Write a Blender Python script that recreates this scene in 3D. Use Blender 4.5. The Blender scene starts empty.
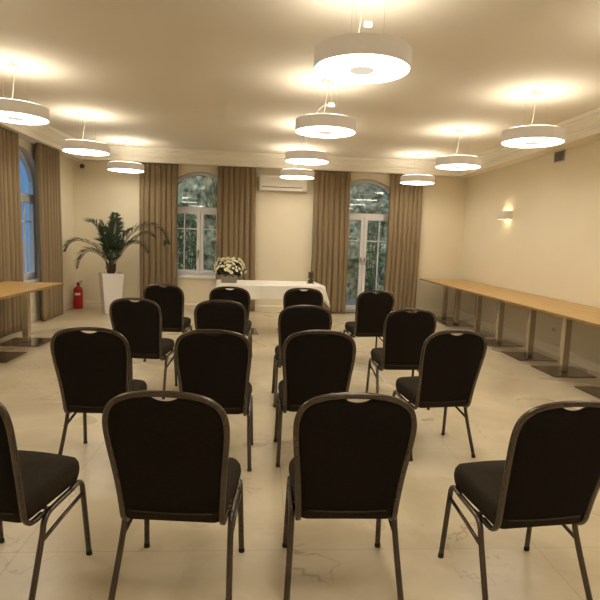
import bpy, bmesh, math, random
from mathutils import Vector, Matrix, noise
random.seed(7)
S = bpy.context.scene
C = S.collection

# ------------------------------------------------------------------ camera
F_PX, PITCH, YAW, ROLL, CAM_H = 528.13, 0.11466, 0.07477, 0.03515, 1.43
fw = Vector((math.sin(YAW)*math.cos(PITCH), math.cos(YAW)*math.cos(PITCH), -math.sin(PITCH)))
r0 = Vector((math.cos(YAW), -math.sin(YAW), 0)); u0 = r0.cross(fw)
rt = r0*math.cos(ROLL) + u0*math.sin(ROLL); up = -r0*math.sin(ROLL) + u0*math.cos(ROLL)
cd = bpy.data.cameras.new('camera'); cam = bpy.data.objects.new('camera', cd); C.objects.link(cam)
cd.sensor_fit = 'HORIZONTAL'; cd.sensor_width = 36; cd.lens = 36*F_PX/600
m = Matrix((rt, up, -fw)).transposed().to_4x4(); m.translation = (0, 0, CAM_H)
cam.matrix_world = m
cd.clip_start = 0.05; cd.clip_end = 200
S.camera = cam

# ------------------------------------------------------------------ world, light strengths, exposure
LAMP_DOWN, LAMP_UP = 15.5, 8.2
LAMP_COL = (1.0, 0.895, 0.72)
w = bpy.data.worlds.new('dusk_sky'); S.world = w; w.use_nodes = True
nt = w.node_tree; nt.nodes.clear()
out = nt.nodes.new('ShaderNodeOutputWorld'); bg = nt.nodes.new('ShaderNodeBackground')
tc = nt.nodes.new('ShaderNodeTexCoord'); sep = nt.nodes.new('ShaderNodeSeparateXYZ'); cr = nt.nodes.new('ShaderNodeValToRGB')
cr.color_ramp.elements[0].position = 0.0; cr.color_ramp.elements[0].color = (0.21, 0.40, 0.66, 1)
cr.color_ramp.elements[1].position = 0.85; cr.color_ramp.elements[1].color = (1.35, 1.5, 1.7, 1)
e_ = cr.color_ramp.elements.new(0.22); e_.color = (0.19, 0.38, 0.68, 1)
nt.links.new(tc.outputs['Generated'], sep.inputs[0]); nt.links.new(sep.outputs['Z'], cr.inputs[0])
nt.links.new(cr.outputs[0], bg.inputs[0]); bg.inputs[1].default_value = 0.9
nt.links.new(bg.outputs[0], out.inputs[0])
S.view_settings.view_transform = 'Standard'; S.view_settings.look = 'None'
S.view_settings.exposure = 0.0; S.view_settings.gamma = 1.0; S.view_settings.use_curve_mapping = False
S.cycles.caustics_reflective = False; S.cycles.max_bounces = 8; S.cycles.diffuse_bounces = 5; S.cycles.sample_clamp_indirect = 4

# ------------------------------------------------------------------ materials
def mat(name, col, rough=0.6, metal=0.0, noise_amt=0.0, nscale=20.0, bump=0.0, bscale=200.0, spec=0.5, sheen=0.0, stretch=None):
    M = bpy.data.materials.new(name); M.use_nodes = True
    n = M.node_tree.nodes; l = M.node_tree.links; b = n['Principled BSDF']
    b.inputs['Base Color'].default_value = (*col, 1); b.inputs['Roughness'].default_value = rough
    b.inputs['Metallic'].default_value = metal; b.inputs['Specular IOR Level'].default_value = spec
    if sheen: b.inputs['Sheen Weight'].default_value = sheen
    t = n.new('ShaderNodeTexCoord'); src = t.outputs['Object']
    if stretch:
        mp = n.new('ShaderNodeMapping'); mp.inputs['Scale'].default_value = stretch
        l.new(src, mp.inputs[0]); src = mp.outputs[0]
    if noise_amt:
        x = n.new('ShaderNodeTexNoise'); x.inputs['Scale'].default_value = nscale; x.inputs['Detail'].default_value = 5
        l.new(src, x.inputs['Vector'])
        r = n.new('ShaderNodeValToRGB')
        r.color_ramp.elements[0].position = .3; r.color_ramp.elements[1].position = .7
        r.color_ramp.elements[0].color = (*[c*(1-noise_amt) for c in col], 1)
        r.color_ramp.elements[1].color = (*[min(1, c*(1+noise_amt)) for c in col], 1)
        l.new(x.outputs['Fac'], r.inputs[0]); l.new(r.outputs[0], b.inputs['Base Color'])
    if bump:
        x = n.new('ShaderNodeTexNoise'); x.inputs['Scale'].default_value = bscale; x.inputs['Detail'].default_value = 4
        l.new(src, x.inputs['Vector'])
        bp = n.new('ShaderNodeBump'); bp.inputs['Strength'].default_value = bump; bp.inputs['Distance'].default_value = .01
        l.new(x.outputs['Fac'], bp.inputs['Height']); l.new(bp.outputs[0], b.inputs['Normal'])
    return M
def emit(name, col, s):
    M = bpy.data.materials.new(name); M.use_nodes = True; n = M.node_tree.nodes; n.clear()
    o = n.new('ShaderNodeOutputMaterial'); e = n.new('ShaderNodeEmission')
    e.inputs[0].default_value = (*col, 1); e.inputs[1].default_value = s
    M.node_tree.links.new(e.outputs[0], o.inputs[0]); return M

M_wall = mat('cream_wall_paint', (.80, .73, .575), .75, noise_amt=.02, nscale=1.5, bump=.05, bscale=90)
M_ceil = mat('ceiling_paint', (.76, .70, .60), .8, noise_amt=.015, nscale=1.0)
M_trim = mat('cornice_paint', (.80, .75, .64), .6, noise_amt=.01, nscale=2)
M_base = mat('baseboard_paint', (.74, .68, .54), .5, noise_amt=.01, nscale=2)
M_white = mat('white_window_paint', (.76, .76, .78), .35, noise_amt=.01, nscale=3)
M_reveal = mat('reveal_paint', (.70, .68, .66), .7, noise_amt=.02, nscale=3)
M_curtain = mat('curtain_cloth', (.245, .182, .108), .8, noise_amt=.03, nscale=30, bump=.12, bscale=350, sheen=.15, spec=.15)
M_fabric = mat('black_upholstery', (.0135, .0105, .0085), .95, noise_amt=.25, nscale=120, bump=.3, bscale=400, spec=.12)
M_seatfab = mat('black_seat_upholstery', (.024, .0175, .0105), .9, noise_amt=.25, nscale=120, bump=.3, bscale=400, spec=.2)
M_frame = mat('bronze_grey_tube', (.10, .083, .068), .27, metal=.7, noise_amt=.12, nscale=60)
M_piping = mat('brown_piping', (.035, .026, .018), .6, noise_amt=.1)
M_rubber = mat('black_rubber', (.015, .014, .013), .8, noise_amt=.1)
M_steel = mat('brushed_steel', (.56, .50, .42), .22, metal=1.0, noise_amt=.06, nscale=8, stretch=(30, 30, 1))
M_plate = mat('polished_floor_plate', (.34, .31, .28), .16, metal=1.0, noise_amt=.06, nscale=6)
M_shade = mat('greige_lamp_fabric', (.80, .77, .73), .85, noise_amt=.03, nscale=200, bump=.1, bscale=500)
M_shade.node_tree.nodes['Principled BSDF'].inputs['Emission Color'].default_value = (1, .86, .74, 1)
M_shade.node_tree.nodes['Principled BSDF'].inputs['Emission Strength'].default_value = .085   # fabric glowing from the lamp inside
M_diff = emit('lit_diffuser', LAMP_COL, LAMP_DOWN)
M_up = emit('lit_top_opening', LAMP_COL, LAMP_UP)
M_cap = emit('frosted_center_disc', (1, .86, .68), .85)
M_wire = mat('steel_wire', (.5, .48, .45), .4, metal=.8, noise_amt=.03)
M_cord = mat('white_cord', (.75, .70, .62), .5, noise_amt=.02)
M_plastic = mat('white_plastic', (.78, .75, .69), .4, noise_amt=.01)
M_dark = mat('dark_plastic', (.02, .018, .016), .5, noise_amt=.1)
M_dkslot = mat('dark_slot', (.10, .085, .07), .6, noise_amt=.1)
M_red = mat('red_enamel', (.42, .012, .012), .3, noise_amt=.06, nscale=8)
M_pot = mat('white_gloss_planter', (.82, .80, .80), .25, noise_amt=.015, nscale=3)
M_soil = mat('dark_soil', (.03, .022, .015), .95, noise_amt=.4, bump=.6, bscale=60)
M_leaf = mat('palm_leaf', (.022, .045, .016), .5, noise_amt=.35, nscale=12)
M_stem = mat('palm_stem', (.10, .09, .035), .6, noise_amt=.3, nscale=30)
M_trunk = mat('palm_trunk', (.055, .036, .02), .85, noise_amt=.4, nscale=40, bump=.6, bscale=50)
M_cloth = mat('white_table_cloth', (.84, .82, .78), .55, noise_amt=.015, nscale=20, bump=.08, bscale=30)
M_basket = mat('grey_wicker', (.34, .30, .25), .7, noise_amt=.25, nscale=70, bump=.6, bscale=120, stretch=(1, 1, 3))
M_petal = mat('cream_petal', (.92, .89, .70), .6, noise_amt=.06, nscale=60)
M_foliage = mat('flower_foliage', (.02, .038, .014), .6, noise_amt=.35, nscale=40)
M_brown = mat('dark_brown_wax', (.055, .032, .022), .45, noise_amt=.2, nscale=30)
M_socket = mat('socket_plastic', (.72, .68, .60), .4, noise_amt=.01)
M_ventgrey = mat('vent_metal', (.42, .38, .31), .5, metal=.2, noise_amt=.05)

def wood():
    M = bpy.data.materials.new('light_oak'); M.use_nodes = True; n = M.node_tree.nodes; l = M.node_tree.links; b = n['Principled BSDF']
    t = n.new('ShaderNodeTexCoord'); mp = n.new('ShaderNodeMapping'); mp.inputs['Scale'].default_value = (14, 1.2, 14)
    x = n.new('ShaderNodeTexNoise'); x.inputs['Scale'].default_value = 2.2; x.inputs['Detail'].default_value = 8; x.inputs['Distortion'].default_value = .6
    r = n.new('ShaderNodeValToRGB'); r.color_ramp.elements[0].position = .3; r.color_ramp.elements[1].position = .72
    r.color_ramp.elements[0].color = (.40, .24, .075, 1); r.color_ramp.elements[1].color = (.58, .385, .15, 1)
    l.new(t.outputs['Object'], mp.inputs[0]); l.new(mp.outputs[0], x.inputs['Vector']); l.new(x.outputs['Fac'], r.inputs[0]); l.new(r.outputs[0], b.inputs['Base Color'])
    b.inputs['Roughness'].default_value = .38
    return M
M_oak = wood()
M_oakedge = mat('oak_edge', (.30, .18, .07), .5, noise_amt=.2, nscale=20)

def floor_mat():
    M = bpy.data.materials.new('beige_marble_tile'); M.use_nodes = True; n = M.node_tree.nodes; l = M.node_tree.links; b = n['Principled BSDF']
    t = n.new('ShaderNodeTexCoord'); P = t.outputs['Object']
    a = n.new('ShaderNodeTexNoise'); a.inputs['Scale'].default_value = 1.6; a.inputs['Detail'].default_value = 9; a.inputs['Roughness'].default_value = .62
    a.inputs['Distortion'].default_value = .8; l.new(P, a.inputs['Vector'])
    r = n.new('ShaderNodeValToRGB'); r.color_ramp.elements[0].position = .28; r.color_ramp.elements[1].position = .75
    r.color_ramp.elements[0].color = (.48, .405, .275, 1); r.color_ramp.elements[1].color = (.69, .605, .455, 1)
    l.new(a.outputs['Fac'], r.inputs[0])
    # brown hairline veins: thin band of a distorted noise
    v = n.new('ShaderNodeTexNoise'); v.inputs['Scale'].default_value = .95; v.inputs['Detail'].default_value = 6; v.inputs['Distortion'].default_value = .7
    v.inputs['Roughness'].default_value = .55; l.new(P, v.inputs['Vector'])
    s = n.new('ShaderNodeMath'); s.operation = 'SUBTRACT'; s.inputs[1].default_value = .5; l.new(v.outputs['Fac'], s.inputs[0])
    ab = n.new('ShaderNodeMath'); ab.operation = 'ABSOLUTE'; l.new(s.outputs[0], ab.inputs[0])
    vr = n.new('ShaderNodeValToRGB'); vr.color_ramp.elements[0].position = 0; vr.color_ramp.elements[0].color = (1, 1, 1, 1)
    vr.color_ramp.elements[1].position = .0045; vr.color_ramp.elements[1].color = (0, 0, 0, 1); l.new(ab.outputs[0], vr.inputs[0])
    msk = n.new('ShaderNodeTexNoise'); msk.inputs['Scale'].default_value = 1.3; l.new(P, msk.inputs['Vector'])
    mr = n.new('ShaderNodeValToRGB'); mr.color_ramp.elements[0].position = .52; mr.color_ramp.elements[1].position = .60; l.new(msk.outputs['Fac'], mr.inputs[0])
    mm = n.new('ShaderNodeMath'); mm.operation = 'MULTIPLY'; l.new(vr.outputs[0], mm.inputs[0]); l.new(mr.outputs[0], mm.inputs[1])
    m3 = n.new('ShaderNodeMath'); m3.operation = 'MULTIPLY'; m3.inputs[1].default_value = .6; l.new(mm.outputs[0], m3.inputs[0])
    mx = n.new('ShaderNodeMixRGB'); mx.inputs[2].default_value = (.22, .14, .07, 1); l.new(m3.outputs[0], mx.inputs[0]); l.new(r.outputs[0], mx.inputs[1])
    # tile joints
    sp = n.new('ShaderNodeSeparateXYZ'); l.new(P, sp.inputs[0]); js = []
    for ax, off in (('X', 1.05), ('Y', -2.29)):
        q = n.new('ShaderNodeMath'); q.operation = 'ADD'; q.inputs[1].default_value = off + 24*1.2; l.new(sp.outputs[ax], q.inputs[0])
        d = n.new('ShaderNodeMath'); d.operation = 'PINGPONG'; d.inputs[1].default_value = .6; l.new(q.outputs[0], d.inputs[0])
        k = n.new('ShaderNodeMath'); k.operation = 'LESS_THAN'; k.inputs[1].default_value = .0022; l.new(d.outputs[0], k.inputs[0]); js.append(k)
    jm = n.new('ShaderNodeMath'); jm.operation = 'MAXIMUM'; l.new(js[0].outputs[0], jm.inputs[0]); l.new(js[1].outputs[0], jm.inputs[1])
    jj = n.new('ShaderNodeMath'); jj.operation = 'MULTIPLY'; jj.inputs[1].default_value = .45; l.new(jm.outputs[0], jj.inputs[0])
    m2 = n.new('ShaderNodeMixRGB'); m2.inputs[2].default_value = (.25, .19, .11, 1); l.new(jj.outputs[0], m2.inputs[0]); l.new(mx.outputs[0], m2.inputs[1])
    l.new(m2.outputs[0], b.inputs['Base Color'])
    b.inputs['Roughness'].default_value = .24; b.inputs['Specular IOR Level'].default_value = .5
    bn = n.new('ShaderNodeTexNoise'); bn.inputs['Scale'].default_value = 1.2; bn.inputs['Detail'].default_value = 1; l.new(P, bn.inputs['Vector'])
    rr = n.new('ShaderNodeMapRange'); rr.inputs[3].default_value = .24; rr.inputs[4].default_value = .33; l.new(bn.outputs['Fac'], rr.inputs[0]); l.new(rr.outputs[0], b.inputs['Roughness'])
    return M
M_floor = floor_mat()

def glass():
    M = bpy.data.materials.new('window_glass'); M.use_nodes = True; n = M.node_tree.nodes; l = M.node_tree.links; n.clear()
    o = n.new('ShaderNodeOutputMaterial'); mx = n.new('ShaderNodeMixShader'); t = n.new('ShaderNodeBsdfTransparent'); g = n.new('ShaderNodeBsdfGlossy')
    t.inputs[0].default_value = (.88, .93, .95, 1); g.inputs['Roughness'].default_value = .02
    lw = n.new('ShaderNodeLayerWeight'); pw = n.new('ShaderNodeMath'); pw.operation = 'POWER'; pw.inputs[1].default_value = 5
    mr = n.new('ShaderNodeMapRange'); mr.inputs[3].default_value = .05; mr.inputs[4].default_value = .95
    l.new(lw.outputs['Facing'], pw.inputs[0]); l.new(pw.outputs[0], mr.inputs[0]); l.new(mr.outputs[0], mx.inputs[0]); l.new(t.outputs[0], mx.inputs[1]); l.new(g.outputs[0], mx.inputs[2]); l.new(mx.outputs[0], o.inputs[0])
    return M
M_glass = glass()
M_rock = mat('mossy_rock', (.58, .50, .30), .9, noise_amt=.75, nscale=7, bump=.8, bscale=14)
M_ground = mat('grey_paving', (.26, .29, .32), .8, noise_amt=.2, nscale=4)
M_bush = mat('bush_leaf', (.09, .17, .06), .6, noise_amt=.5, nscale=5)
M_lattice = mat('pale_metal_lattice', (.62, .68, .75), .5, noise_amt=.03)

# ------------------------------------------------------------------ helpers
def tag(o, label=None, cat=None, group=None, kind=None):
    if label: o['label'] = label
    if cat: o['category'] = cat
    if group: o['group'] = group
    if kind: o['kind'] = kind
    return o
def thing(name, label, cat, loc=(0, 0, 0), rz=0.0, group=None):
    o = bpy.data.objects.new(name, None); C.objects.link(o); o.empty_display_size = .1
    o.location = loc; o.rotation_euler = (0, 0, rz); return tag(o, label, cat, group)
def obj(name, bm, m, parent=None, smooth=False, bevel=0, loc=None):
    bmesh.ops.recalc_face_normals(bm, faces=bm.faces[:])
    me = bpy.data.meshes.new(name); bm.to_mesh(me); bm.free()
    for mm in (m if isinstance(m, (list, tuple)) else [m]): me.materials.append(mm)
    if smooth:
        for p in me.polygons: p.use_smooth = True
    o = bpy.data.objects.new(name, me); C.objects.link(o); o.parent = parent
    if loc: o.location = loc
    if bevel:
        b = o.modifiers.new('bevel', 'BEVEL'); b.width = bevel; b.segments = 2; b.limit_method = 'ANGLE'
    return o
def struct(name, bm, m, parent=None, **k):
    o = obj(name, bm, m, parent, **k)
    if parent is None: o['kind'] = 'structure'
    return o
def box(bm, x0, x1, y0, y1, z0, z1, M=None, mi=0):
    vs = [bm.verts.new((x, y, z)) for x in (x0, x1) for y in (y0, y1) for z in (z0, z1)]
    if M is not None:
        for v in vs: v.co = M @ v.co
    for f in ((0, 1, 3, 2), (4, 6, 7, 5), (0, 4, 5, 1), (2, 3, 7, 6), (0, 2, 6, 4), (1, 5, 7, 3)):
        bm.faces.new([vs[i] for i in f]).material_index = mi
    return bm
def smoothpath(pts, k=6, closed=False):
    P = [Vector(p) for p in pts]; n = len(P); o = []
    for i in range(n-1):
        a = P[max(i-1, 0)]; b = P[i]; c = P[i+1]; d = P[min(i+2, n-1)]
        for j in range(k):
            t = j/k
            o.append(.5*((2*b)+(c-a)*t+(2*a-5*b+4*c-d)*t*t+(3*b-a-3*c+d)*t**3))
    o.append(P[-1]); return o
def tube(bm, pts, ra, rb=None, seg=8, side=None, cap=True, taper=None):
    """sweep an ellipse ra (along side) x rb; side = reference vector"""
    rb = rb or ra; rings = []; n = len(pts); pts = [Vector(p) for p in pts]; prev = None
    for i, p in enumerate(pts):
        t = (pts[min(i+1, n-1)]-pts[max(i-1, 0)]).normalized()
        if side is None:
            if prev is None:
                prev = t.orthogonal().normalized()
            prev = (prev - t*prev.dot(t)).normalized(); nx = prev
        else:
            s = Vector(side); nx = (s - t*s.dot(t)).normalized()
        ny = t.cross(nx); k = taper(i/(n-1)) if taper else 1
        rings.append([bm.verts.new(p + nx*ra*k*math.cos(a)+ny*rb*k*math.sin(a)) for a in [2*math.pi*j/seg for j in range(seg)]])
    for A, B in zip(rings, rings[1:]):
        for j in range(seg): bm.faces.new((A[j], A[(j+1) % seg], B[(j+1) % seg], B[j]))
    if cap:
        bm.faces.new(rings[0][::-1]); bm.faces.new(rings[-1])
    return bm
def lathe(bm, prof, seg=32, cx=0, cy=0, cap0=True, cap1=True):
    R = [[bm.verts.new((cx+r*math.cos(2*math.pi*j/seg), cy+r*math.sin(2*math.pi*j/seg), z)) for j in range(seg)] for r, z in prof]
    for A, B in zip(R, R[1:]):
        for j in range(seg): bm.faces.new((A[j], A[(j+1) % seg], B[(j+1) % seg], B[j]))
    if cap0: bm.faces.new(R[0][::-1])
    if cap1: bm.faces.new(R[-1])
    return bm
def copy_tree(o, parent=None):
    c = o.copy(); C.objects.link(c)
    if parent is not None: c.parent = parent
    for ch in o.children: copy_tree(ch, c)
    return c
B = bmesh.new

# ------------------------------------------------------------------ room shell
XL, XR, Y0, YB, ZC = -3.53, 3.97, -2.6, 10.30, 2.98
TH = .32
HALF, CROWN, ARC_R = .665, 2.63, .72
def arch_pts(c, z0, half=HALF, crown=CROWN, R=ARC_R, n=20, inset=0):
    """outline: bottom left, arc left->right, bottom right (u,z)"""
    h = half-inset; r = R-inset; top = crown-inset; cz = top-r
    a = math.acos(min(1, h/r))
    pts = [(c-h, z0+inset)]
    for i in range(n+1):
        t = math.pi-a-(math.pi-2*a)*i/n
        pts.append((c+r*math.cos(t), cz+r*math.sin(t)))
    pts.append((c+h, z0+inset)); return pts
def wall(name, u0, u1, zt, P, openings, flip, TH=TH):
    """P(u,z,d)->point; openings: list of (centre, sill)"""
    bm = B()
    def quad(a, b, c_, d): bm.faces.new([bm.verts.new(P(*q)) for q in (a, b, c_, d)])
    for d in (0, TH):
        u = u0
        for c_, sill in openings:
            a, b = c_-HALF, c_+HALF
            quad((u, 0, d), (a, 0, d), (a, zt, d), (u, zt, d))
            if sill > .01: quad((a, 0, d), (b, 0, d), (b, sill, d), (a, sill, d))
            o = arch_pts(c_, sill)[1:-1]
            for p, q in zip(o, o[1:]):
                quad((p[0], p[1], d), (q[0], q[1], d), (q[0], zt, d), (p[0], zt, d))
            u = b
        quad((u, 0, d), (u1, 0, d), (u1, zt, d), (u, zt, d))
    for a, b in (((u0, 0), (u0, zt)), ((u1, 0), (u1, zt)), ((u0, zt), (u1, zt))):
        quad((*a, 0), (*b, 0), (*b, TH), (*a, TH))
    bmesh.ops.remove_doubles(bm, verts=bm.verts, dist=1e-5)
    o = struct(name, bm, M_wall)
    for c_, sill in openings:
        rv = B(); pts = arch_pts(c_, sill); pts.append(pts[0])
        for p, q in zip(pts, pts[1:]):
            rv.faces.new([rv.verts.new(P(*k)) for k in ((*p, 0.0), (*q, 0.0), (*q, TH), (*p, TH))])
        bmesh.ops.remove_doubles(rv, verts=rv.verts, dist=1e-5)
        obj('window_reveal', rv, M_reveal, o)
    return o
W1, W2, W3 = -1.20, 2.00, 8.135      # back window, garden door, left wall window
SILL = .645
Pb = lambda u, z, d: (u, YB+d, z)
Pl = lambda u, z, d: (XL-d, u, z)
wall('wall_back', XL-TH, XR+TH, ZC, Pb, [(W1, SILL), (W2, .0)], 1, TH=.64)
wall('wall_left', Y0, YB, ZC, Pl, [(3.3, SILL), (W3, SILL)], 1, TH=.165)
bm = B(); box(bm, XR, XR+TH, Y0, YB, 0, ZC); struct('wall_right', bm, M_wall)
bm = B(); box(bm, XL-TH, XR+TH, Y0-TH, Y0, 0, ZC); struct('wall_front', bm, M_wall)
bm = B(); box(bm, XL-TH, XR+TH, Y0-TH, YB+TH, -.12, 0); struct('floor', bm, M_floor)
bm = B(); box(bm, XL-TH, XR+TH, Y0-TH, YB+TH, ZC, ZC+.15); struct('ceiling', bm, M_ceil)

# cornice: moulded profile (distance from wall, z)
CP = [(0, 2.735), (.225, 2.735), (.225, 2.80), (.235, 2.806), (.235, 2.83), (.245, 2.836), (.262, 2.86), (.285, 2.895), (.30, 2.905), (.30, 2.93), (.325, 2.936), (.325, ZC), (0, ZC)]
def cornice(name, axis, w, s, a, b, prof):
    bm = B(); R = []
    for q in (0, 1):
        R.append([bm.verts.new(((lambda g: ((w+s*g, (a if q == 0 else b)+(g if q == 0 else -g)*1.0)) if axis == 'y' else ((a if q == 0 else b)+(g if q == 0 else -g), w+s*g))(g))+(z,)) for g, z in prof])
    n = len(prof)
    for i in range(n): bm.faces.new((R[0][i], R[0][(i+1) % n], R[1][(i+1) % n], R[1][i]))
    bm.faces.new(R[0]); bm.faces.new(R[1][::-1])
    return bm
struct('trim_1', cornice('', 'x', YB, -1, XL, XR, CP), M_trim)
struct('trim_2', cornice('', 'y', XL, 1, Y0, YB, CP), M_trim)
struct('trim_3', cornice('', 'y', XR, -1, Y0, YB, CP), M_trim)
BP = [(0, 0), (.018, 0), (.018, .095), (.012, .11), (.006, .12), (0, .12)]
def bboard(name, axis, w, s, a, b):
    bm = B(); R = [[bm.verts.new((w+s*g, t, z) if axis == 'y' else (t, w+s*g, z)) for g, z in BP] for t in (a, b)]
    n = len(BP)
    for i in range(n): bm.faces.new((R[0][i], R[0][(i+1) % n], R[1][(i+1) % n], R[1][i]))
    bm.faces.new(R[0]); bm.faces.new(R[1][::-1]); struct(name, bm, M_base)
bboard('baseboard_back', 'x', YB, -1, XL+.02, W2-HALF)
bboard('baseboard_back_right', 'x', YB, -1, W2+HALF, XR-.02)
bboard('baseboard_left', 'y', XL, 1, Y0, YB)
bboard('baseboard_right', 'y', XR, -1, Y0, YB)

# ------------------------------------------------------------------ windows
def fill_outline(bm, pts, P, d0, d1):
    f = [[bm.verts.new(P(u, z, d)) for u, z in pts] for d in (d0, d1)]
    bm.faces.new(f[0]); bm.faces.new(f[1][::-1]); n = len(pts)
    for i in range(n): bm.faces.new((f[0][i], f[0][(i+1) % n], f[1][(i+1) % n], f[1][i]))
def ring_outline(bm, A, Bp, P, d0, d1):
    n = len(A)
    v = [[[bm.verts.new(P(u, z, d)) for u, z in L] for L in (A, Bp)] for d in (d0, d1)]
    for i in range(n):
        j = (i+1) % n
        bm.faces.new((v[0][0][i], v[0][0][j], v[0][1][j], v[0][1][i])); bm.faces.new((v[1][0][i], v[1][1][i], v[1][1][j], v[1][0][j]))
        bm.faces.new((v[0][0][i], v[1][0][i], v[1][0][j], v[0][0][j])); bm.faces.new((v[0][1][i], v[0][1][j], v[1][1][j], v[1][1][i]))
def pbox(bm, P, u0, u1, z0, z1, d0, d1):
    vs = [bm.verts.new(P(u, z, d)) for u in (u0, u1) for z in (z0, z1) for d in (d0, d1)]
    for f in ((0, 1, 3, 2), (4, 6, 7, 5), (0, 4, 5, 1), (2, 3, 7, 6), (0, 2, 6, 4), (1, 5, 7, 3)): bm.faces.new([vs[i] for i in f])
def window(name, c_, sill, P, D, door=False, hz=1.555):
    root = bpy.data.objects.new(name, None); C.objects.link(root); root.location = P(c_, sill, 0); root['kind'] = 'structure'
    root['label'] = name.replace('_', ' ')
    off = Vector(root.location)
    Q = lambda u, z, d: Vector(P(u, z, d))-off
    FW = .055; TZ0, TZ1 = 1.90, 1.975
    bm = B(); ring_outline(bm, arch_pts(c_, sill), arch_pts(c_, sill, inset=FW), Q, D, D+.07)
    pbox(bm, Q, c_-HALF+FW*.8, c_+HALF-FW*.8, TZ0, TZ1, D-.008, D+.068)
    obj('window_frame', bm, M_white, root, bevel=.006)
    # arched upper pane
    zc = CROWN-ARC_R; pts = [p for p in arch_pts(c_, sill, inset=FW-.004)[1:-1]]
    bm = B(); fill_outline(bm, [(pts[0][0], TZ1-.005)]+pts+[(pts[-1][0], TZ1-.005)], Q, D+.030, D+.036); obj('pane', bm, M_glass, root)
    b0 = sill+FW+(.0 if not door else .0)
    for s in (-1, 1):
        u0, u1 = (c_-HALF+FW, c_-.004) if s < 0 else (c_+.004, c_+HALF-FW)
        z0, z1 = b0, TZ0+.004; fr = .062; bot = .062 if not door else .09
        bm = B()
        pbox(bm, Q, u0, u0+fr, z0, z1, D-.022, D+.05); pbox(bm, Q, u1-fr, u1, z0, z1, D-.022, D+.05)
        pbox(bm, Q, u0+fr, u1-fr, z0, z0+bot, D-.022, D+.05); pbox(bm, Q, u0+fr, u1-fr, z1-fr, z1, D-.022, D+.05)
        leaf = obj('casement' if not door else 'door_leaf', bm, M_white, root, bevel=.005)
        bm = B(); pbox(bm, Q, u0+fr-.004, u1-fr+.004, z0+bot-.004, z1-fr+.004, D+.012, D+.018); obj('pane', bm, M_glass, leaf)
        bm = B(); mu = (u0+u1)/2 + (.0)
        pbox(bm, Q, mu-.011, mu+.011, z0+bot, z1-fr, D+.002, D+.03)
        zm = hz
        pbox(bm, Q, u0+fr, u1-fr, zm-.011, zm+.011, D+.003, D+.029)
        obj('muntin', bm, M_white, leaf)
        if s > 0 or door:
            hu = c_+s*.034; hzz = 1.10 if not door else 1.06
            if not door: hu = c_-.034
            bm = B(); pbox(bm, Q, hu-.013, hu+.013, hzz-.03, hzz+.05, D-.034, D-.022)
            tube(bm, [Q(hu, hzz+.02, D-.03), Q(hu, hzz+.02, D-.065), Q(hu-s*.0, hzz-.02, D-.068), Q(hu, hzz-.10, D-.066)], .008)
            obj('handle', bm, M_steel, leaf, smooth=False)
    if not door:
        bm = B(); pbox(bm, Q, c_-HALF-.02, c_+HALF+.02, sill-.035, sill+.005, -.045, D+.01); obj('window_sill', bm, M_white, root, bevel=.006)
    return root
window('window_1', W1, SILL, Pb, .13)
window('door_1', W2, .0, Pb, .13, door=True, hz=1.44)
window('window_2', W3, SILL, Pl, .09)
window('window_3', 3.3, SILL, Pl, .09)

# ------------------------------------------------------------------ outside
bm = B(); box(bm, -40, 40, YB+TH, 60, -.3, -.06); box(bm, -40, XL-TH, -30, YB+TH, -.3, -.06); struct('ground', bm, M_ground)
def rock():
    bm = B(); nx, nz = 130, 50; x0, x1 = -3.4, 4.3; g = []
    for k in range(nz+1):
        row = []
        for i in range(nx+1):
            x = x0+(x1-x0)*i/nx
            h = 5.2 + .5*noise.noise(Vector((x*.9, 3, 0)))
            if -1.42 < x < -.80: h = min(h, 2.15+max(0, (x+.98)/(-.0-.44))*2.6 if x < -.98 else 2.15+(x+.98)*9)
            z = -.06+(h+.06)*k/nz
            y = 13.3+.10*z+.28*noise.fractal(Vector((x*1.3, z*1.3, 2)), .8, 2.1, 5)+.10*noise.noise(Vector((x*5, z*5, 7)))
            row.append(bm.verts.new((x, y, z)))
        g.append(row)
    back = [[bm.verts.new((r[i].co.x, 15.2, r[i].co.z)) for i in range(nx+1)] for r in g]
    for k in range(nz):
        for i in range(nx):
            bm.faces.new((g[k][i], g[k][i+1], g[k+1][i+1], g[k+1][i])); bm.faces.new((back[k][i], back[k+1][i], back[k+1][i+1], back[k][i+1]))
    for k in range(nz):
        for e in (0, nx): bm.faces.new((g[k][e], g[k+1][e], back[k+1][e], back[k][e]))
    for i in range(nx): bm.faces.new((g[nz][i], g[nz][i+1], back[nz][i+1], back[nz][i]))
    return obj('rock_wall', bm, M_rock)
tag(rock(), 'tall mossy grey rock wall outside, seen through the back window and garden door', 'rock wall')
def bush(x, y, w_, h_, label, n=900):
    bm = B(); rnd = random.Random(int(x*100))
    for _ in range(n):
        a = rnd.uniform(0, 6.28); t = rnd.uniform(0, 1); rr = rnd.uniform(.5, 1)
        p = Vector((x+w_*rr*math.cos(a)*(1-.55*t*t), y+.28*rr*math.sin(a), h_*t-.05)); p += Vector((rnd.gauss(0, .03), rnd.gauss(0, .03), rnd.gauss(0, .03)))
        u = Vector((rnd.uniform(-1, 1), rnd.uniform(-1, 1), rnd.uniform(-1, 1))).normalized(); v = u.orthogonal().normalized(); s = rnd.uniform(.03, .06)
        bm.faces.new([bm.verts.new(p+u*s), bm.verts.new(p+v*s*.5), bm.verts.new(p-u*s), bm.verts.new(p-v*s*.5)])
    for k in range(5):
        tube(bm, [(x, y, -.07), (x+(k-2)*w_*.2, y, h_*.45), (x+(k-2)*w_*.38, y+.05*(k % 2), h_*.9)], .012, seg=5)
    tag(obj('garden_bush', bm, M_bush), label, 'bush', 'climbing bushes at the foot of the rock wall')
bush(-1.72, 12.5, .34, 2.2, 'dark green bush outside behind the left casement of the back window')
bush(-.78, 12.6, .42, 2.1, 'dark green bush outside behind the right casement of the back window')
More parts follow.
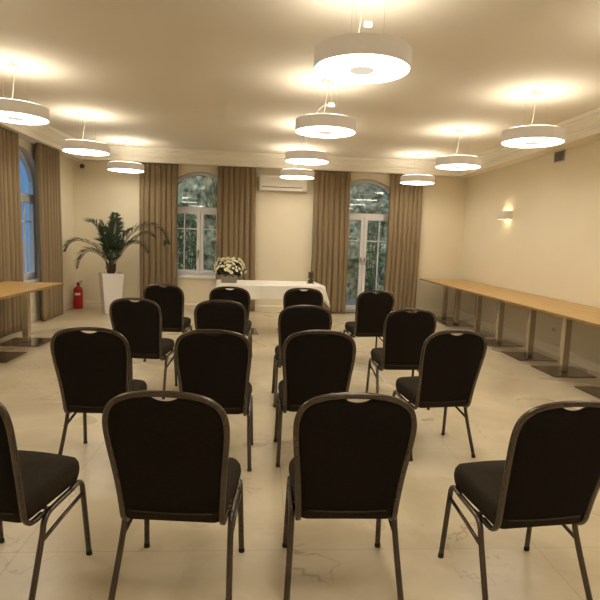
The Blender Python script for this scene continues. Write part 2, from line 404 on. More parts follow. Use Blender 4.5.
bush(2.65, 12.6, .30, 2.0, 'dark green bush outside behind the right leaf of the garden door')

# ------------------------------------------------------------------ curtains
def curtain(P, u0, u1, d, label, seed, folds=7, ztop=2.735, zbot=.015, gather=.0):
    rnd = random.Random(seed); bm = B(); n = folds*12; nz = 26; ph = [rnd.uniform(-.6, .6) for _ in range(folds+2)]; am = [rnd.uniform(.75, 1.25) for _ in range(folds+2)]
    sheets = []
    for side in (0, .006):
        g = []
        for k in range(nz+1):
            z = ztop+(zbot-ztop)*k/nz; t = k/nz; row = []
            for i in range(n+1):
                s = i/n; f = s*folds; j = int(min(f, folds-1)); fr = f-j
                A = (am[j]*(1-fr)+am[j+1]*fr)*(.034+.018*min(1, t*1.6))
                phase = math.pi*f + (ph[j]*(1-fr)+ph[j+1]*fr)*(t*1.2) + .5*math.sin(2.1*t+seed)
                dd = d-.035+A*(2*abs(math.sin(phase))**.8-.6)+.004*math.sin(2.7*phase+t*4)
                u = u0+(u1-u0)*s + -.0175*math.sin(2*phase)*(.7+.3*am[j]) + (s-.5)*(.03*t)+.006*noise.noise(Vector((s*6, t*3, seed)))
                row.append(bm.verts.new(P(u, z, -(dd+side))))
            g.append(row)
        sheets.append(g)
        for k in range(nz):
            for i in range(n): bm.faces.new((g[k][i], g[k][i+1], g[k+1][i+1], g[k+1][i]))
    a, b = sheets
    for i in range(n):
        bm.faces.new((a[0][i], b[0][i], b[0][i+1], a[0][i+1])); bm.faces.new((a[nz][i], a[nz][i+1], b[nz][i+1], b[nz][i]))
    for k in range(nz):
        bm.faces.new((a[k][0], a[k+1][0], b[k+1][0], b[k][0])); bm.faces.new((a[k][n], b[k][n], b[k+1][n], a[k+1][n]))
    o = obj('curtain', bm, M_curtain, smooth=True)
    tag(o, label, 'curtain', 'tan floor-length curtains')
curtain(Pb, -2.29, -1.59, .125, 'tan curtain on the back wall, behind the potted palm', 1)
curtain(Pb, -.85, -.14, .125, "tan curtain on the back wall, between the window and the air conditioner", 2)
curtain(Pb, .95, 1.65, .125, 'tan curtain on the back wall, just right of the air conditioner', 3)
curtain(Pb, 2.41, 3.05, .125, 'tan curtain on the back wall, right of the glass garden door', 4)
curtain(Pl, 6.70, 7.76, .125, "wide tan curtain on the left wall, cut by the photo's left edge", 5, folds=9)
curtain(Pl, 8.45, 9.28, .125, 'tan curtain on the left wall between the blue window and the room corner', 6, folds=7)

# ------------------------------------------------------------------ pendant lamps
LZ, LR, LH = 2.488, .300, .112
def make_lamp():
    root = thing('pendant_lamp', 'x', 'pendant lamp', (0, 0, LZ), 0, 'round fabric pendant lamps')
    bm = B(); prof = [(LR, 0), (LR, LH), (LR-.006, LH), (LR-.006, 0), (LR, 0)]; lathe(bm, prof, 64, cap0=False, cap1=False)
    bmesh.ops.remove_doubles(bm, verts=bm.verts, dist=1e-5); sh = obj('lamp_shade', bm, M_shade, root, smooth=False)
    bm = B(); lathe(bm, [(LR-.007, .006), (LR-.02, .002), (.01, -.001)], 64); obj('diffuser', bm, M_diff, root)
    bm = B(); lathe(bm, [(.072, -.007), (.076, -.004), (.076, .0005)], 40); obj('diffuser_cap', bm, M_cap, root)
    bm = B(); lathe(bm, [(LR-.03, LH-.03), (LR-.012, LH-.012), (LR-.02, LH+.007), (.02, LH+.007)], 48); obj('light_ring', bm, M_up, root)
    H = ZC-LZ
    for k in range(3):
        a = math.radians(90+120*k+14); x, y = .125*math.cos(a), .125*math.sin(a)
        wbm = B(); tube(wbm, [(x, y, LH+.005), (x*.98, y*.98, H-.03)], .0011, seg=5); wi = obj('suspension_wire', wbm, M_wire, root)
        wbm = B(); lathe(wbm, [(.006, H-.035), (.009, H-.03), (.009, H-.001)], 12, x, y); obj('ceiling_hook', wbm, M_plastic, wi)
    bm = B(); box(bm, -.055, .055, -.022, .022, H-.028, H-.0005); obj('ceiling_box', bm, M_plastic, root, bevel=.004)
    cb = B(); tube(cb, smoothpath([(.03, .0, H-.028), (.005, -.01, H-.08), (-.02, -.02, H-.17), (-.035, -.02, LH+.09), (-.06, -.01, LH+.02), (-.10, 0, LH+.008)], 5), .0032, seg=6)
    obj('power_cord', cb, M_cord, root, smooth=True)
    return root
LAMPS = [
 (.59, 3.40, 0, 'largest and nearest round pendant lamp, at the top centre of the photo'),
 (.595, 5.36, 30, "second pendant lamp of the middle row, white disc on its cord"),
 (.585, 7.41, 10, 'round pendant lamp third from the front in the middle row'),
 (.573, 9.34, 0, 'farthest round pendant lamp in the middle row, hanging in front of the air conditioner'),
 (-2.40, 5.43, 60, 'round pendant lamp at the left edge of the photo, nearest of the left row'),
 (-2.395, 7.475, 20, 'round pendant lamp second of the left row, in front of the left wall cornice'),
 (-2.355, 9.42, 0, 'farthest round pendant lamp of the left row, above the potted palm'),
 (2.72, 5.36, 10, 'nearest round pendant lamp of the right row, beside the wall vent'),
 (2.655, 7.255, 0, 'middle round pendant lamp of the right row, left of the wall sconce'),
 (2.71, 9.375, 0, 'farthest round pendant lamp of the right row, before the rightmost back curtain'),
 (-2.4, 3.35, 0, 'round pendant lamp of the left row beside the camera, outside the photo'),
 (2.75, 3.33, 0, 'round pendant lamp of the right row beside the camera, outside the photo'),
 (-2.4, 1.25, 0, 'unseen round pendant lamp of the left row behind the camera, added for light'),  # from here down: unseen lamps, added to light the near part of the room
 (.58, 1.25, 0, 'unseen round pendant lamp of the middle row above the camera, added for light'),
 (2.75, 1.25, 0, 'unseen round pendant lamp of the right row behind the camera, added for light'),
 (.58, -.85, 0, 'unseen round pendant lamp of the middle row near the front wall, added for light'),
]
lamp0 = make_lamp(); lamps = []
for i, (x, y, a, lab) in enumerate(LAMPS):
    o = lamp0 if i == 0 else copy_tree(lamp0)
    o.location = (x, y, LZ); o.rotation_euler = (0, 0, math.radians(a)); o['label'] = lab; lamps.append(o)
for i, o in enumerate(lamps[:2]):
    if i == 0:
        bm = B(); box(bm, -.026, .026, -.015, .015, .30, .33, Matrix.Translation((.045, .10, 0))); obj('cord_box', bm, M_plastic, o, bevel=.004)
    if i == 1:
        bm = B(); lathe(bm, [(.034, .262), (.038, .275), (.034, .292), (.015, .298)], 28, .06, 0); j = obj('cord_disc', bm, M_plastic, o)
        bm = B(); tube(bm, smoothpath([(.06, 0, .298), (.07, .01, .38), (.02, 0, .43)], 5), .003, seg=6); tube(bm, smoothpath([(.04, 0, .264), (-.04, -.02, .25), (-.10, 0, .19), (-.10, 0, .136)], 5), .003, seg=6); obj('loose_cord', bm, M_cord, o)

# ------------------------------------------------------------------ wall fittings
t = thing('air_conditioner', 'white wall-mounted air conditioner high on the back wall between two curtains', 'air conditioner', (.365, YB, 2.318))
bm = B(); prof = [(0, 0), (-.15, 0), (-.19, .04), (-.205, .10), (-.205, .25), (-.18, .285), (0, .285)]
R = [[bm.verts.new((x, y, z)) for y, z in prof] for x in (-.445, .445)]; n = len(prof)
for i in range(n): bm.faces.new((R[0][i], R[0][(i+1) % n], R[1][(i+1) % n], R[1][i]))
bm.faces.new(R[0]); bm.faces.new(R[1][::-1]); obj('body', bm, M_plastic, t, bevel=.008)
bm = B(); box(bm, -.40, .36, -.2045, -.17, .062, .074); obj('outlet_slot', bm, M_dkslot, t)
bm = B(); box(bm, -.40, .36, -.20, -.178, .02, .055, Matrix.Rotation(math.radians(4), 4, 'X')); obj('louver', bm, M_plastic, t, bevel=.003)

t = thing('wall_sconce', 'small white half-box sconce lighting the right wall up and down', 'wall lamp', (XR, 8.44, 1.93))
bm = B(); K = []
for z in (-.065, .065):
    ring = [(0, -.17), (-.08, -.17), (-.13, -.13), (-.145, 0), (-.13, .13), (-.08, .17), (0, .17)]
    K.append(([bm.verts.new((x, y, z)) for x, y in ring], [bm.verts.new((x*.94, y*.95, z)) for x, y in ring]))
for i in range(6):
    for s in (0, 1): bm.faces.new((K[0][s][i], K[0][s][i+1], K[1][s][i+1], K[1][s][i]))
    for e in (0, 1): bm.faces.new((K[e][0][i], K[e][0][i+1], K[e][1][i+1], K[e][1][i]))
obj('sconce_shade', bm, M_plastic, t)
bm = B(); box(bm, -.07, -.02, -.05, .05, -.016, .016); obj('bulb', bm, emit('lit_sconce_bulb', (1, .80, .48), 45.0), t)
bm = B(); box(bm, -.02, 0, -.06, .06, -.045, .045); obj('back_plate', bm, M_plastic, t)

t = thing('wall_vent', 'small grey louvred vent under the cornice of the right wall', 'vent', (XR, 7.03, 2.66))
bm = B(); box(bm, -.012, 0, -.125, .125, -.072, .072); obj('vent_frame', bm, M_ventgrey, t, bevel=.003)
bm = B()
for k in range(6): box(bm, -.022, -.008, -.105, .105, -.056+k*.0195, -.056+k*.0195+.011)
obj('slats', bm, M_dkslot, t)

t = thing('motion_detector', 'small dark round detector high on the back wall above the palm', 'detector', (-3.36, YB, 2.63))
bm = B(); tube(bm, [(0, 0, 0), (0, -.02, 0)], .03, seg=20); obj('mount', bm, M_plastic, t)
bm = B(); bmesh.ops.create_uvsphere(bm, u_segments=20, v_segments=12, radius=.042, matrix=Matrix.Translation((0, -.045, 0))); obj('dome', bm, M_brown, t, smooth=True)
def socket(y, z, lab, sx=.08):
    t = thing('wall_socket', lab, 'socket', (XR, y, z))
    bm = B(); box(bm, -.010, 0, -sx/2, sx/2, -.04, .04); obj('cover', bm, M_socket, t, bevel=.003)
    bm = B(); tube(bm, [(-.011, 0, 0), (-.009, 0, 0)], .02, seg=16); obj('outlet', bm, M_ventgrey, t)
socket(6.80, .335, 'white wall socket low on the right wall under the long tables')

# ------------------------------------------------------------------ pedestal tables
TZ = .75
def make_table(L, Dp, posts, label, loc, group, px=0):
    t = thing('pedestal_table', label, 'table', loc, 0, group)
    bm = B(); box(bm, -Dp/2, Dp/2, -L/2+.001, L/2-.001, TZ-.028, TZ)
    for f in bm.faces: f.material_index = 0 if abs(f.normal.z) > .5 else 1
    bmesh.ops.recalc_face_normals(bm, faces=bm.faces[:])
    for f in bm.faces: f.material_index = 0 if f.calc_center_median().z > TZ-.001 else 1
    obj('tabletop', bm, [M_oak, M_oakedge], t, bevel=.002)
    for y in posts:
        bm = B(); box(bm, px-.04, px+.04, y-.04, y+.04, .012, TZ-.036); p = obj('post', bm, M_steel, t, bevel=.006)
        bm = B(); box(bm, px-.16, px+.16, y-.16, y+.16, TZ-.036, TZ-.028); obj('mounting_plate', bm, M_dark, p)
        bm = B(); box(bm, px-.255, px+.255, y-.255, y+.255, 0, .012); obj('floor_plate', bm, M_plate, t, bevel=.003)
    return t
GR = 'oak pedestal tables pushed together along the right wall'
XT = (3.10+XR-.012)/2; DT = XR-.012-3.10
make_table(1.70, DT, (-.40, .40), "oak pedestal table nearest the camera in the right-hand row, cut by the edge", (XT, 4.48, 0), GR)
make_table(1.70, DT, (-.40, .40), 'oak pedestal table second from the right edge of the photo, above the wall socket', (XT, 6.18, 0), GR)
make_table(1.70, DT, (-.40, .40), 'oak pedestal table in the middle of the right-hand row, below the wall sconce', (XT, 7.88, 0), GR)
make_table(1.42, DT, (-.24, .40), 'farthest oak pedestal table of the right-hand row, ending at the back curtain', (XT, 9.44, 0), GR)
GL = 'oak pedestal tables along the left wall'
make_table(1.56, .74, (-.35, .50), "oak pedestal table by the left curtains, cut by the photo's left edge", (-2.96, 6.36, 0), GL)
make_table(1.56, .74, (-.43, .43), 'oak pedestal table at the left wall beside the camera, outside the photo', (-2.96, 4.80, 0), GL)

# ------------------------------------------------------------------ head table with cloth
HT = (.12, 8.02); HA = .10
t = thing('pedestal_table', "table at the back hidden under a white cloth, its floor plate showing", 'table', (HT[0], HT[1], 0), HA)
bm = B(); box(bm, -.765, .765, -.40, .40, TZ-.032, TZ-.004); obj('tabletop', bm, M_oak, t)
for x in (-.42, .42):
    bm = B(); box(bm, x-.04, x+.04, -.04, .04, .012, TZ-.032); obj('post', bm, M_steel, t, bevel=.005)
    bm = B(); box(bm, x-.255, x+.255, -.255, .255, 0, .012); obj('floor_plate', bm, M_plate, t, bevel=.003)
def cloth():
    bm = B(); nx, ny = 110, 64; W, D_ = .770, .405; drop = .215; g = []
    def comp(v, half):
        e = abs(v)-half
        return (v, 0) if e <= 0 else (math.copysign(half, v), e)
    for j in range(ny+1):
        row = []
        v = -(D_+drop)+(2*(D_+drop))*j/ny
        for i in range(nx+1):
            u = -(W+drop+.03)+(2*(W+drop+.03))*i/nx
            x, ex = comp(u, W); y, ey = comp(v, D_)
            if ex > 0 and ey > 0:      # corner: hangs lower in a gathered fold
                hang = max(ex, ey)+.30*min(ex, ey); fl = .05*min(ex, ey)/drop
                x += math.copysign(.012+.25*ex*min(1, ey*6)*.35+fl, u); y += math.copysign(.012+.25*ey*.35+fl, v)
            else:
                hang = ex+ey
                if ex > 0: x += math.copysign(.006+.03*hang+.006*math.sin(y*22), u)
                if ey > 0: y += math.copysign(.006+.03*hang+.010*hang/drop*math.sin(x*15+1), v)
            z = TZ+.002-max(0, hang-.004)
            row.append(bm.verts.new((x, y, z)))
        g.append(row)
    for j in range(ny):
        for i in range(nx): bm.faces.new((g[j][i], g[j][i+1], g[j+1][i+1], g[j+1][i]))
    o = obj('table_cloth', bm, M_cloth, smooth=True); o.location = (HT[0], HT[1], 0); o.rotation_euler = (0, 0, HA)
    s = o.modifiers.new('thick', 'SOLIDIFY'); s.thickness = .003; s.offset = 1
    return o
tag(cloth(), 'white cloth draped over the table at the back of the room', 'tablecloth')

def planter_flowers():
    t = thing('flower_basket', 'low grey basket of cream chrysanthemums on the left end of the white-clothed table', 'flower basket', (-.475, 7.83, TZ+.006), .08)
    bm = B(); a = [(-.115, -.065), (.115, -.065), (.115, .065), (-.115, .065)]
    lv = [(0, .93), (.02, .95), (.02, 1.0), (.045, .97), (.045, 1.02), (.07, .99), (.07, 1.04), (.095, 1.01), (.095, 1.06), (.125, 1.05), (.125, .98), (.115, .98)]
    R = [[bm.verts.new((x*s, y*s, z)) for x, y in a] for z, s in lv]
    for A, Bq in zip(R, R[1:]):
        for k in range(4): bm.faces.new((A[k], A[(k+1) % 4], Bq[(k+1) % 4], Bq[k]))
    bm.faces.new(R[0][::-1]); bm.faces.new(R[-1]); obj('basket', bm, M_basket, t)
    rnd = random.Random(5); bm = B()
    def dome(rnd, rmin=.0):
        a = rnd.uniform(0, 6.283); e = rnd.uniform(0, 1)
        return Vector((rnd.uniform(.86, 1.16)*.225*math.cos(a)*math.sqrt(1-e*e*.8), .15*math.sin(a)*math.sqrt(1-e*e*.8), .15+.20*e+rnd.uniform(-.015, .02)))
    for _ in range(520):
        p = dome(rnd)*rnd.uniform(.55, .97); p.z = max(p.z, .10); u = (p-Vector((0, 0, .08))).normalized(); v = u.orthogonal().normalized()
        v.rotate(Matrix.Rotation(rnd.uniform(0, 6.28), 3, u)); s = rnd.uniform(.018, .032)
        bm.faces.new([bm.verts.new(p-v*s*.5), bm.verts.new(p+u*s*1.2+v*s*.1), bm.verts.new(p+v*s*.5), bm.verts.new(p-u*s*.5)])
    for _ in range(26):
        p = dome(rnd); tube(bm, [(p.x*.2, p.y*.2, .10), (p.x*.6, p.y*.6, .5*(p.z+.10)), tuple(p*.95)], .0025, seg=4)
    obj('foliage', bm, M_foliage, t)
    bm = B()
    for ringn, (rad, tilt, n_) in enumerate(((.030, .15, 12), (.023, .7, 10), (.014, 1.15, 7))):
        for k in range(n_):
            an = 2*math.pi*(k+.4*ringn)/n_; d = Vector((math.cos(an)*math.cos(tilt), math.sin(an)*math.cos(tilt), math.sin(tilt))); s = Vector((-math.sin(an), math.cos(an), 0))
            bm.faces.new([bm.verts.new(q) for q in (Vector((0, 0, 0)), d*rad*.6+s*rad*.28, d*rad+Vector((0, 0, .003)), d*rad*.6-s*rad*.28)])
    bmesh.ops.create_uvsphere(bm, u_segments=8, v_segments=5, radius=.011, matrix=Matrix.Translation((0, 0, .006)))
    f0 = obj('blossom', bm, M_petal, t)
    pts = []; tries = 0
    while len(pts) < 95 and tries < 6000:
        tries += 1; p = dome(rnd)
        if p.z < .22 and rnd.random() < .45: continue
        if all((p-q).length > .030 for q in pts): pts.append(p)
    for i, p in enumerate(pts):
        o = f0 if i == 0 else f0.copy()
        if i: C.objects.link(o)
        nrm = (p-Vector((0, 0, .10))).normalized(); o.location = p; o.rotation_euler = nrm.to_track_quat('Z', 'Y').to_euler()
        k = rnd.uniform(.8, 1.3); o.scale = (k, k, k)
planter_flowers()

t = thing('candle_holder', 'small dark brown candle holder on the right end of the white-clothed table', 'candle holder', (.76, 8.10, TZ+.006), .2)
bm = B(); box(bm, -.055, .055, -.04, .04, 0, .012); obj('base', bm, M_brown, t, bevel=.003)
bm = B(); box(bm, -.036, .036, -.03, .03, .012, .055); box(bm, -.020, .020, -.018, .018, .055, .088); obj('stem', bm, M_brown, t, bevel=.003)
bm = B(); box(bm, -.046, .046, -.038, .038, .088, .098); lathe(bm, [(.036, .098), (.037, .102), (.037, .172), (.033, .177), (.01, .173)], 24); obj('candle', bm, M_brown, t)
bm = B(); tube(bm, [(0, 0, .173), (.002, 0, .187)], .002, seg=5); obj('wick', bm, M_dark, t)

# ------------------------------------------------------------------ planter with palm
PX, PY = -2.655, 9.56
t = thing('planter', 'tall tapered white square planter standing in the back left corner', 'planter', (PX, PY, 0), math.radians(27))
bm = B(); R = []
for z, h in ((0, .125), (.015, .132), (.70, .183), (.72, .186), (.72, .168), (.66, .166)):
    R.append([bm.verts.new((x*h, y*h, z)) for x, y in ((-1, -1), (1, -1), (1, 1), (-1, 1))])
for A, Bq in zip(R, R[1:]):
    for k in range(4): bm.faces.new((A[k], A[(k+1) % 4], Bq[(k+1) % 4], Bq[k]))
bm.faces.new(R[0][::-1]); bm.faces.new(R[-1]); obj('pot', bm, M_pot, t, bevel=.004)
bm = B(); box(bm, -.165, .165, -.165, .165, .662, .680); obj('soil', bm, M_soil, t)

t = thing('potted_palm', 'dark green feathery palm growing in the tall white planter', 'palm', (PX, PY, .686))
bm = B(); lathe(bm, [(.05, .0), (.062, .03), (.07, .07), (.055, .12), (.03, .16)], 14)
for k in range(16):
    a = k*2.4; z = .02+k*.008
    tube(bm, [(.045*math.cos(a), .045*math.sin(a), z), (.075*math.cos(a), .075*math.sin(a), z+.06), (.085*math.cos(a), .085*math.sin(a), z+.10)], .014, seg=5, taper=lambda q: 1-.5*q)
obj('trunk', bm, M_trunk, t)
def frond(mids, ll=.22, seed=0, n=36):
    rnd = random.Random(seed); pts = smoothpath([(0, 0, .08)]+mids, 14); bm = B()
    tube(bm, pts, .009, seg=6, taper=lambda q: 1-.8*q)
    for f in bm.faces: f.material_index = 1
    N = len(pts)
    for i in range(n):
        s = .20+.80*i/(n-1); k = min(int(s*(N-1)), N-2); p = pts[k]; tg = (pts[k+1]-pts[k]).normalized()
        sd = tg.cross(Vector((0, 0, 1)));
        if sd.length < .25: sd = tg.cross(Vector((0, 1, .2)))
        sd.normalize(); upv = sd.cross(tg)
        L = 1.5*ll*(math.sin(math.pi*min(1, .18+.80*s))**.7)*rnd.uniform(.85, 1.1)
        for q in (-1, 1):
            d = (tg*.72+sd*q*.62+upv*.30+Vector((rnd.gauss(0, .06), rnd.gauss(0, .06), rnd.gauss(0, .06)))).normalized()
            wv = d.cross(upv).normalized()*.0135; tip = p+d*L+Vector((0, 0, -.16*L)); md = p+d*L*.45+Vector((0, 0, .01))
            a, b_, c_, e = bm.verts.new(p), bm.verts.new(md+wv), bm.verts.new(tip), bm.verts.new(md-wv); rg = bm.verts.new(md+upv*-.004)
            bm.faces.new((a, b_, rg)); bm.faces.new((b_, c_, rg)); bm.faces.new((c_, e, rg)); bm.faces.new((e, a, rg))
    obj('frond', bm, [M_leaf, M_stem], t)
Z0 = .686
def fp(*P): return [(x, y, z-Z0) for x, y, z in P]
frond(fp((-.18, -.05, 1.12), (-.48, -.10, 1.27), (-.66, -.10, 1.22), (-.74, -.10, 1.08)), .16, 1)
frond(fp((-.08, .05, 1.10), (-.20, .08, 1.42), (-.34, .10, 1.58), (-.43, .12, 1.60)), .19, 2)
frond(fp((-.03, 0, 1.15), (-.09, -.02, 1.45), (-.18, -.03, 1.62)), .17, 3)
frond(fp((.01, .05, 1.15), (.03, .08, 1.50), (.05, .08, 1.76)), .19, 4)
frond(fp((.03, -.08, 1.10), (.10, -.12, 1.42), (.14, -.16, 1.66)), .18, 5)
frond(fp((.12, -.03, 1.05), (.38, -.05, 1.42), (.68, -.02, 1.56), (.90, .02, 1.44), (.96, .02, 1.28)), .21, 6, 44)
frond(fp((.14, .05, 1.02), (.35, .10, 1.28), (.58, .12, 1.42), (.74, .12, 1.36)), .20, 7)
frond(fp((.10, -.10, 1.00), (.30, -.18, 1.20), (.52, -.22, 1.25), (.68, -.24, 1.10)), .19, 8)
frond(fp((-.12, -.10, 1.00), (-.30, -.20, 1.10), (-.42, -.26, .98), (-.48, -.28, .80)), .17, 9, 38)
frond(fp((.04, .14, 1.05), (.16, .26, 1.35), (.28, .34, 1.50)), .18, 10)
frond(fp((-.06, .12, 1.02), (-.18, .26, 1.22), (-.34, .34, 1.28)), .17, 11)
frond(fp((.08, -.16, .98), (.14, -.30, 1.10), (.20, -.42, 1.02)), .16, 12, 24)
frond(fp((-.02, -.10, 1.1), (-.05, -.2, 1.36), (-.04, -.26, 1.5)), .17, 13, 28)

# ------------------------------------------------------------------ fire extinguisher
t = thing('fire_extinguisher', 'red fire extinguisher standing on the floor in the back left corner', 'fire extinguisher', (-3.395, 10.06, 0), 1.75)
bm = B(); lathe(bm, [(.072, 0), (.082, .012), (.084, .03), (.084, .335), (.078, .37), (.055, .40), (.028, .415), (.024, .43)], 32); obj('cylinder', bm, M_red, t, smooth=True)
bm = B(); lathe(bm, [(.085, .255), (.0855, .26), (.0855, .295), (.085, .30)], 32, cap0=False, cap1=False)
bmesh.ops.delete(bm, geom=[v for v in bm.verts if v.co.x > -.02 or abs(v.co.y) > .055], context='VERTS'); obj('paper_label', bm, M_plastic, t)
bm = B(); lathe(bm, [(.022, .425), (.022, .46), (.014, .465)], 16); box(bm, -.012, .012, -.06, .03, .462, .474); obj('valve', bm, M_dark, t)
bm = B(); tube(bm, [(0, .03, .47), (0, -.02, .50), (0, -.08, .515)], .009, seg=6); obj('handle', bm, M_red, t)
bm = B(); tube(bm, smoothpath([(.02, 0, .445), (.07, -.01, .44), (.098, -.01, .38), (.098, -.02, .20), (.096, -.03, .12)], 6), .008, seg=8); obj('hose', bm, M_dark, t, smooth=True)

# ------------------------------------------------------------------ banquet chairs
def make_chair():
    root = thing('banquet_chair', 'x', 'chair', (0, 0, 0), 0, 'black banquet chairs in rows')
    half = [(.186, -.075, .333), (.187, -.12, .330), (.188, -.155, .338), (.189, -.178, .365), (.190, -.190, .41), (.194, -.205, .48), (.201, -.228, .57), (.210, -.253, .66), (.215, -.272, .73), (.213, -.283, .775), (.200, -.291, .815), (.172, -.297, .844), (.130, -.300, .862), (.07, -.302, .8725), (0, -.303, .8755)]
    half = [(x, y, z+max(0, z-.42)*.016) for x, y, z in half]
    full = half+[(-x, y, z) for x, y, z in half[::-1][1:]]
    P = smoothpath(full, 5)
    # back frame: flat oval tube, swept in the plane of the back
    bm = B(); rings = []; N = len(P); seg = 10
    for i, p in enumerate(P):
        tg = (P[min(i+1, N-1)]-P[max(i-1, 0)]).normalized()
        yb = Vector((0, 1, 0)); ny = yb-tg*yb.dot(tg)
        if ny.length < .35: ny = Vector((0, 0, 1))-tg*tg.z
        # width across (x-ish) 26 mm, depth 18 mm
        sgn = Vector((1, 0, 0)) if i < N//2 else Vector((-1, 0, 0))
        side = tg.cross(ny.normalized()).normalized(); ny = side.cross(tg).normalized()
        rings.append([bm.verts.new(p+side*.0120*math.copysign(abs(math.cos(a))**.7, math.cos(a))+ny*.0095*math.copysign(abs(math.sin(a))**.7, math.sin(a))) for a in [2*math.pi*j/seg for j in range(seg)]])
    for A, Bq in zip(rings, rings[1:]):
        # match the closest starting index so a flipped normal never twists the tube
        k = min(range(seg), key=lambda s: sum((A[j].co-Bq[(j+s) % seg].co).length for j in range(seg)))
        Bq[:] = Bq[k:]+Bq[:k]
        for j in range(seg): bm.faces.new((A[j], A[(j+1) % seg], Bq[(j+1) % seg], Bq[j]))
    bm.faces.new(rings[0]); bm.faces.new(rings[-1][::-1])
    obj('back_frame', bm, M_frame, root, smooth=True)
    # back cushion outline from the frame, inset, with the hand-hold dip
    def yb(z):
        for a, b in zip(half[3:], half[4:]):
            if a[2] <= z <= b[2]: return a[1]+(b[1]-a[1])*(z-a[2])/(b[2]-a[2])
        return half[3][1] if z < half[3][2] else half[-1][1]
    cx, cz = 0, .62; loop = []
    for i, p in enumerate(P):
        if p.z < .394: continue
        tg = P[min(i+1, N-1)]-P[max(i-1, 0)]; nn = Vector((-tg.z, 0, tg.x))
        if nn.length < 1e-6: continue
        nn.normalize()
        q = Vector((p.x, 0, p.z))
        if (q+nn*.01-Vector((cx, 0, cz))).length > (q-Vector((cx, 0, cz))).length: nn = -nn
        q += nn*.0095
        if q.z > .82 and abs(q.x) < .048: q.z -= .019*math.cos(q.x/.048*math.pi/2)**.6
        loop.append((q.x, q.z))
    nb = 14; xl = loop[-1][0]; xr = loop[0][0]
    for i in range(1, nb): 
        s = i/nb; x = xl+(xr-xl)*s; loop.append((x, .394-.008*math.sin(math.pi*s)))
    bm = B(); n = len(loop); lev = [(1.0, .0, .0), (.985, .007, .004), (.95, .014, .007), (.85, .022, .009), (.6, .028, .010), (.3, .030, .010)]
    def ring(s, off):
        return [bm.verts.new((cx+(x-cx)*s, yb(cz+(z-cz)*s)+off, cz+(z-cz)*s)) for x, z in loop]
    fr = [ring(s, f+.004) for s, f, b in lev]; bk = [ring(s, -b-.002) for s, f, b in lev]
    for L in (fr, bk):
        for A, Bq in zip(L, L[1:]):
            for j in range(n): bm.faces.new((A[j], A[(j+1) % n], Bq[(j+1) % n], Bq[j]))
        cpt = bm.verts.new((cx, yb(cz)+(.034 if L is fr else -.012), cz))
        for j in range(n): bm.faces.new((L[-1][j], L[-1][(j+1) % n], cpt))
    for j in range(n): bm.faces.new((fr[0][j], fr[0][(j+1) % n], bk[0][(j+1) % n], bk[0][j]))
    obj('backrest', bm, M_fabric, root, smooth=True)
    pb = B(); tube(pb, [(x*.99, yb(z)-.009, z-.001) for x, z in loop[-nb+1:]], .0028, seg=6); obj('piping', pb, M_piping, root, smooth=True)
    # seat cushion
    out_ = []
    def arc(cx_, cy_, r, a0, a1, k=7):
        for i in range(k+1):
            a = math.radians(a0+(a1-a0)*i/k); out_.append((cx_+r*math.cos(a), cy_+r*math.sin(a)))
    arc(.146, .112, .070, 0, 62); arc(-.146, .112, .070, 118, 180); arc(-.160, -.145, .035, 180, 270); arc(.160, -.145, .035, 270, 360)
    # close the front with a gentle bow
    i0 = 8; bow = [(.179-.358*k/8, .174+.014*math.sin(math.pi*k/8)) for k in range(1, 8)]
    out_ = out_[:i0]+bow+out_[i0:]
    bm = B(); n = len(out_); zt = lambda y: .372+.036*(y+.18)/.38
    cyc = .01; rows = []
    for s, dz in ((.90, -.030), (.975, -.022), (1.0, 0), (1.012, .02), (1.0, .042), (.965, .055), (.88, .062), (.6, .067), (.3, .069)):
        rows.append([bm.verts.new((x*s, cyc+(y-cyc)*s, zt(y)+dz+(-.022*(1-abs(x)/.2)**1*(1 if y < -.1 and dz < 0 else 0)*.7))) for x, y in out_])
    for A, Bq in zip(rows, rows[1:]):
        for j in range(n): bm.faces.new((A[j], A[(j+1) % n], Bq[(j+1) % n], Bq[j]))
    bm.faces.new(rows[0][::-1]); c_ = bm.verts.new((0, cyc, zt(cyc)+.070))
    for j in range(n): bm.faces.new((rows[-1][j], rows[-1][(j+1) % n], c_))
    obj('seat', bm, M_seatfab, root, smooth=True)
    # legs and rails
    for s in (-1, 1):
        pr = [(s*.2085, .08, .357), (s*.2085, -.035, .346), (s*.209, -.075, .336), (s*.2105, -.100, .310), (s*.212, -.112, .27), (s*.2165, -.148, .18), (s*.227, -.220, .010)]
        bm = B(); tube(bm, smoothpath(pr, 5), .0125, .0095, seg=10, side=(1, 0, 0)); lg = obj('rear_leg', bm, M_frame, root, smooth=True)
        bm = B(); tube(bm, [(s*.2265, -.2165, .018), (s*.2275, -.2215, .0)], .0138, .0112, seg=10, side=(1, 0, 0)); obj('foot_cap', bm, M_rubber, lg)
        pf = [(s*.2085, .08, .357), (s*.2085, .125, .365), (s*.209, .148, .362), (s*.2095, .162, .342), (s*.210, .168, .31), (s*.214, .183, .16), (s*.218, .198, .010)]
        bm = B(); tube(bm, smoothpath(pf, 5), .0125, .0095, seg=10, side=(1, 0, 0)); lg = obj('front_leg', bm, M_frame, root, smooth=True)
        bm = B(); tube(bm, [(s*.2178, .1975, .018), (s*.2183, .199, .0)], .0138, .0112, seg=10, side=(1, 0, 0)); obj('foot_cap', bm, M_rubber, lg)
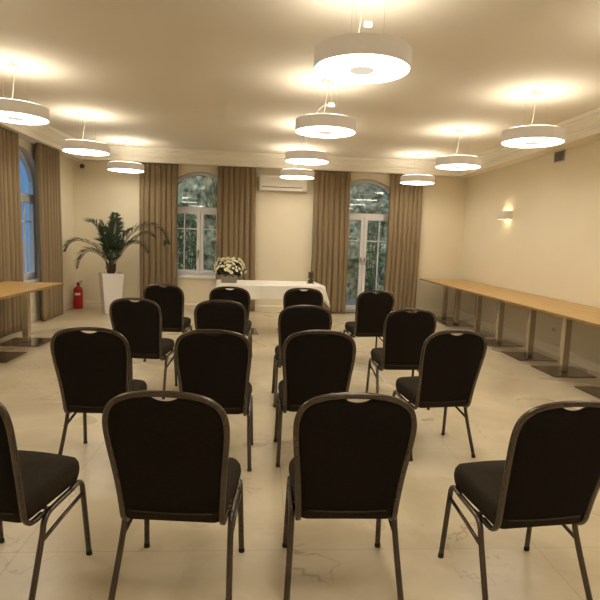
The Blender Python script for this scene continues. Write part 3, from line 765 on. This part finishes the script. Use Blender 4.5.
        bm = B(); tube(bm, [(s*.210, .170, .305), (s*.210, .02, .275), (s*.2125, -.112, .247)], .0085, .0075, seg=8, side=(1, 0, 0)); obj('side_brace', bm, M_frame, root, smooth=True)
        bm = B(); tube(bm, smoothpath([(s*.187, -.10, .331), (s*.196, -.04, .338), (s*.207, .01, .350)], 4), .010, .0085, seg=8); obj('joint_bar', bm, M_frame, root, smooth=True)
    bm = B()
    for y, z in ((.12, .362), (-.05, .345)): tube(bm, [(-.208, y, z), (.208, y, z)], .008, seg=8)
    obj('cross_bar', bm, M_frame, root, smooth=True)
    return root
CH = [
 (-0.294, 2.104, -0.10, 'black chair in the front row left of centre, whole backrest in view'),
 (0.36, 2.115, -0.013, 'black chair in the front row right of centre, seen squarely from behind'),
 (1.096, 2.051, 0.11, 'black chair at the bottom right corner of the photo, seat showing left'),
 (-0.991, 2.127, -0.231, 'black chair cut off by the left edge, mostly seat and legs in view'),
 (-0.955, 3.34, -0.05, 'black chair at the left end of the second row from the camera'),
 (-0.262, 3.35, -0.03, 'black chair in the second row, just left of the centre aisle'),
 (0.356, 3.41, 0.03, 'black chair in the second row, just right of the centre aisle'),
 (1.212, 3.53, 0.138, 'black chair at the right end of the second row, seat showing left'),
 (-1.02, 4.8, -0.13, 'black chair at the left end of the third row'),
 (-0.332, 4.80, -0.03, 'black chair in the third row, just left of the centre aisle'),
 (0.362, 4.60, 0.04, 'black chair in the third row, just right of the centre aisle'),
 (1.235, 4.55, 0.053, 'black chair at the right end of the third row'),
 (-1.04, 6.13, -0.08, 'black chair at the left end of the farthest row, nearest the palm'),
 (-0.323, 6.05, -0.051, 'black chair in the farthest row, directly below the flower basket'),
 (0.479, 6.16, -0.003, 'black chair in the farthest row, directly below the candle holder'),
 (1.245, 6.09, 0.145, 'black chair at the right end of the farthest row, before the garden door'),
]
chair0 = make_chair()
for i, (x, y, a, lab) in enumerate(CH):
    o = chair0 if i == 0 else copy_tree(chair0)
    o.location = (x, y, 0); o.rotation_euler = (0, 0, a); o['label'] = lab
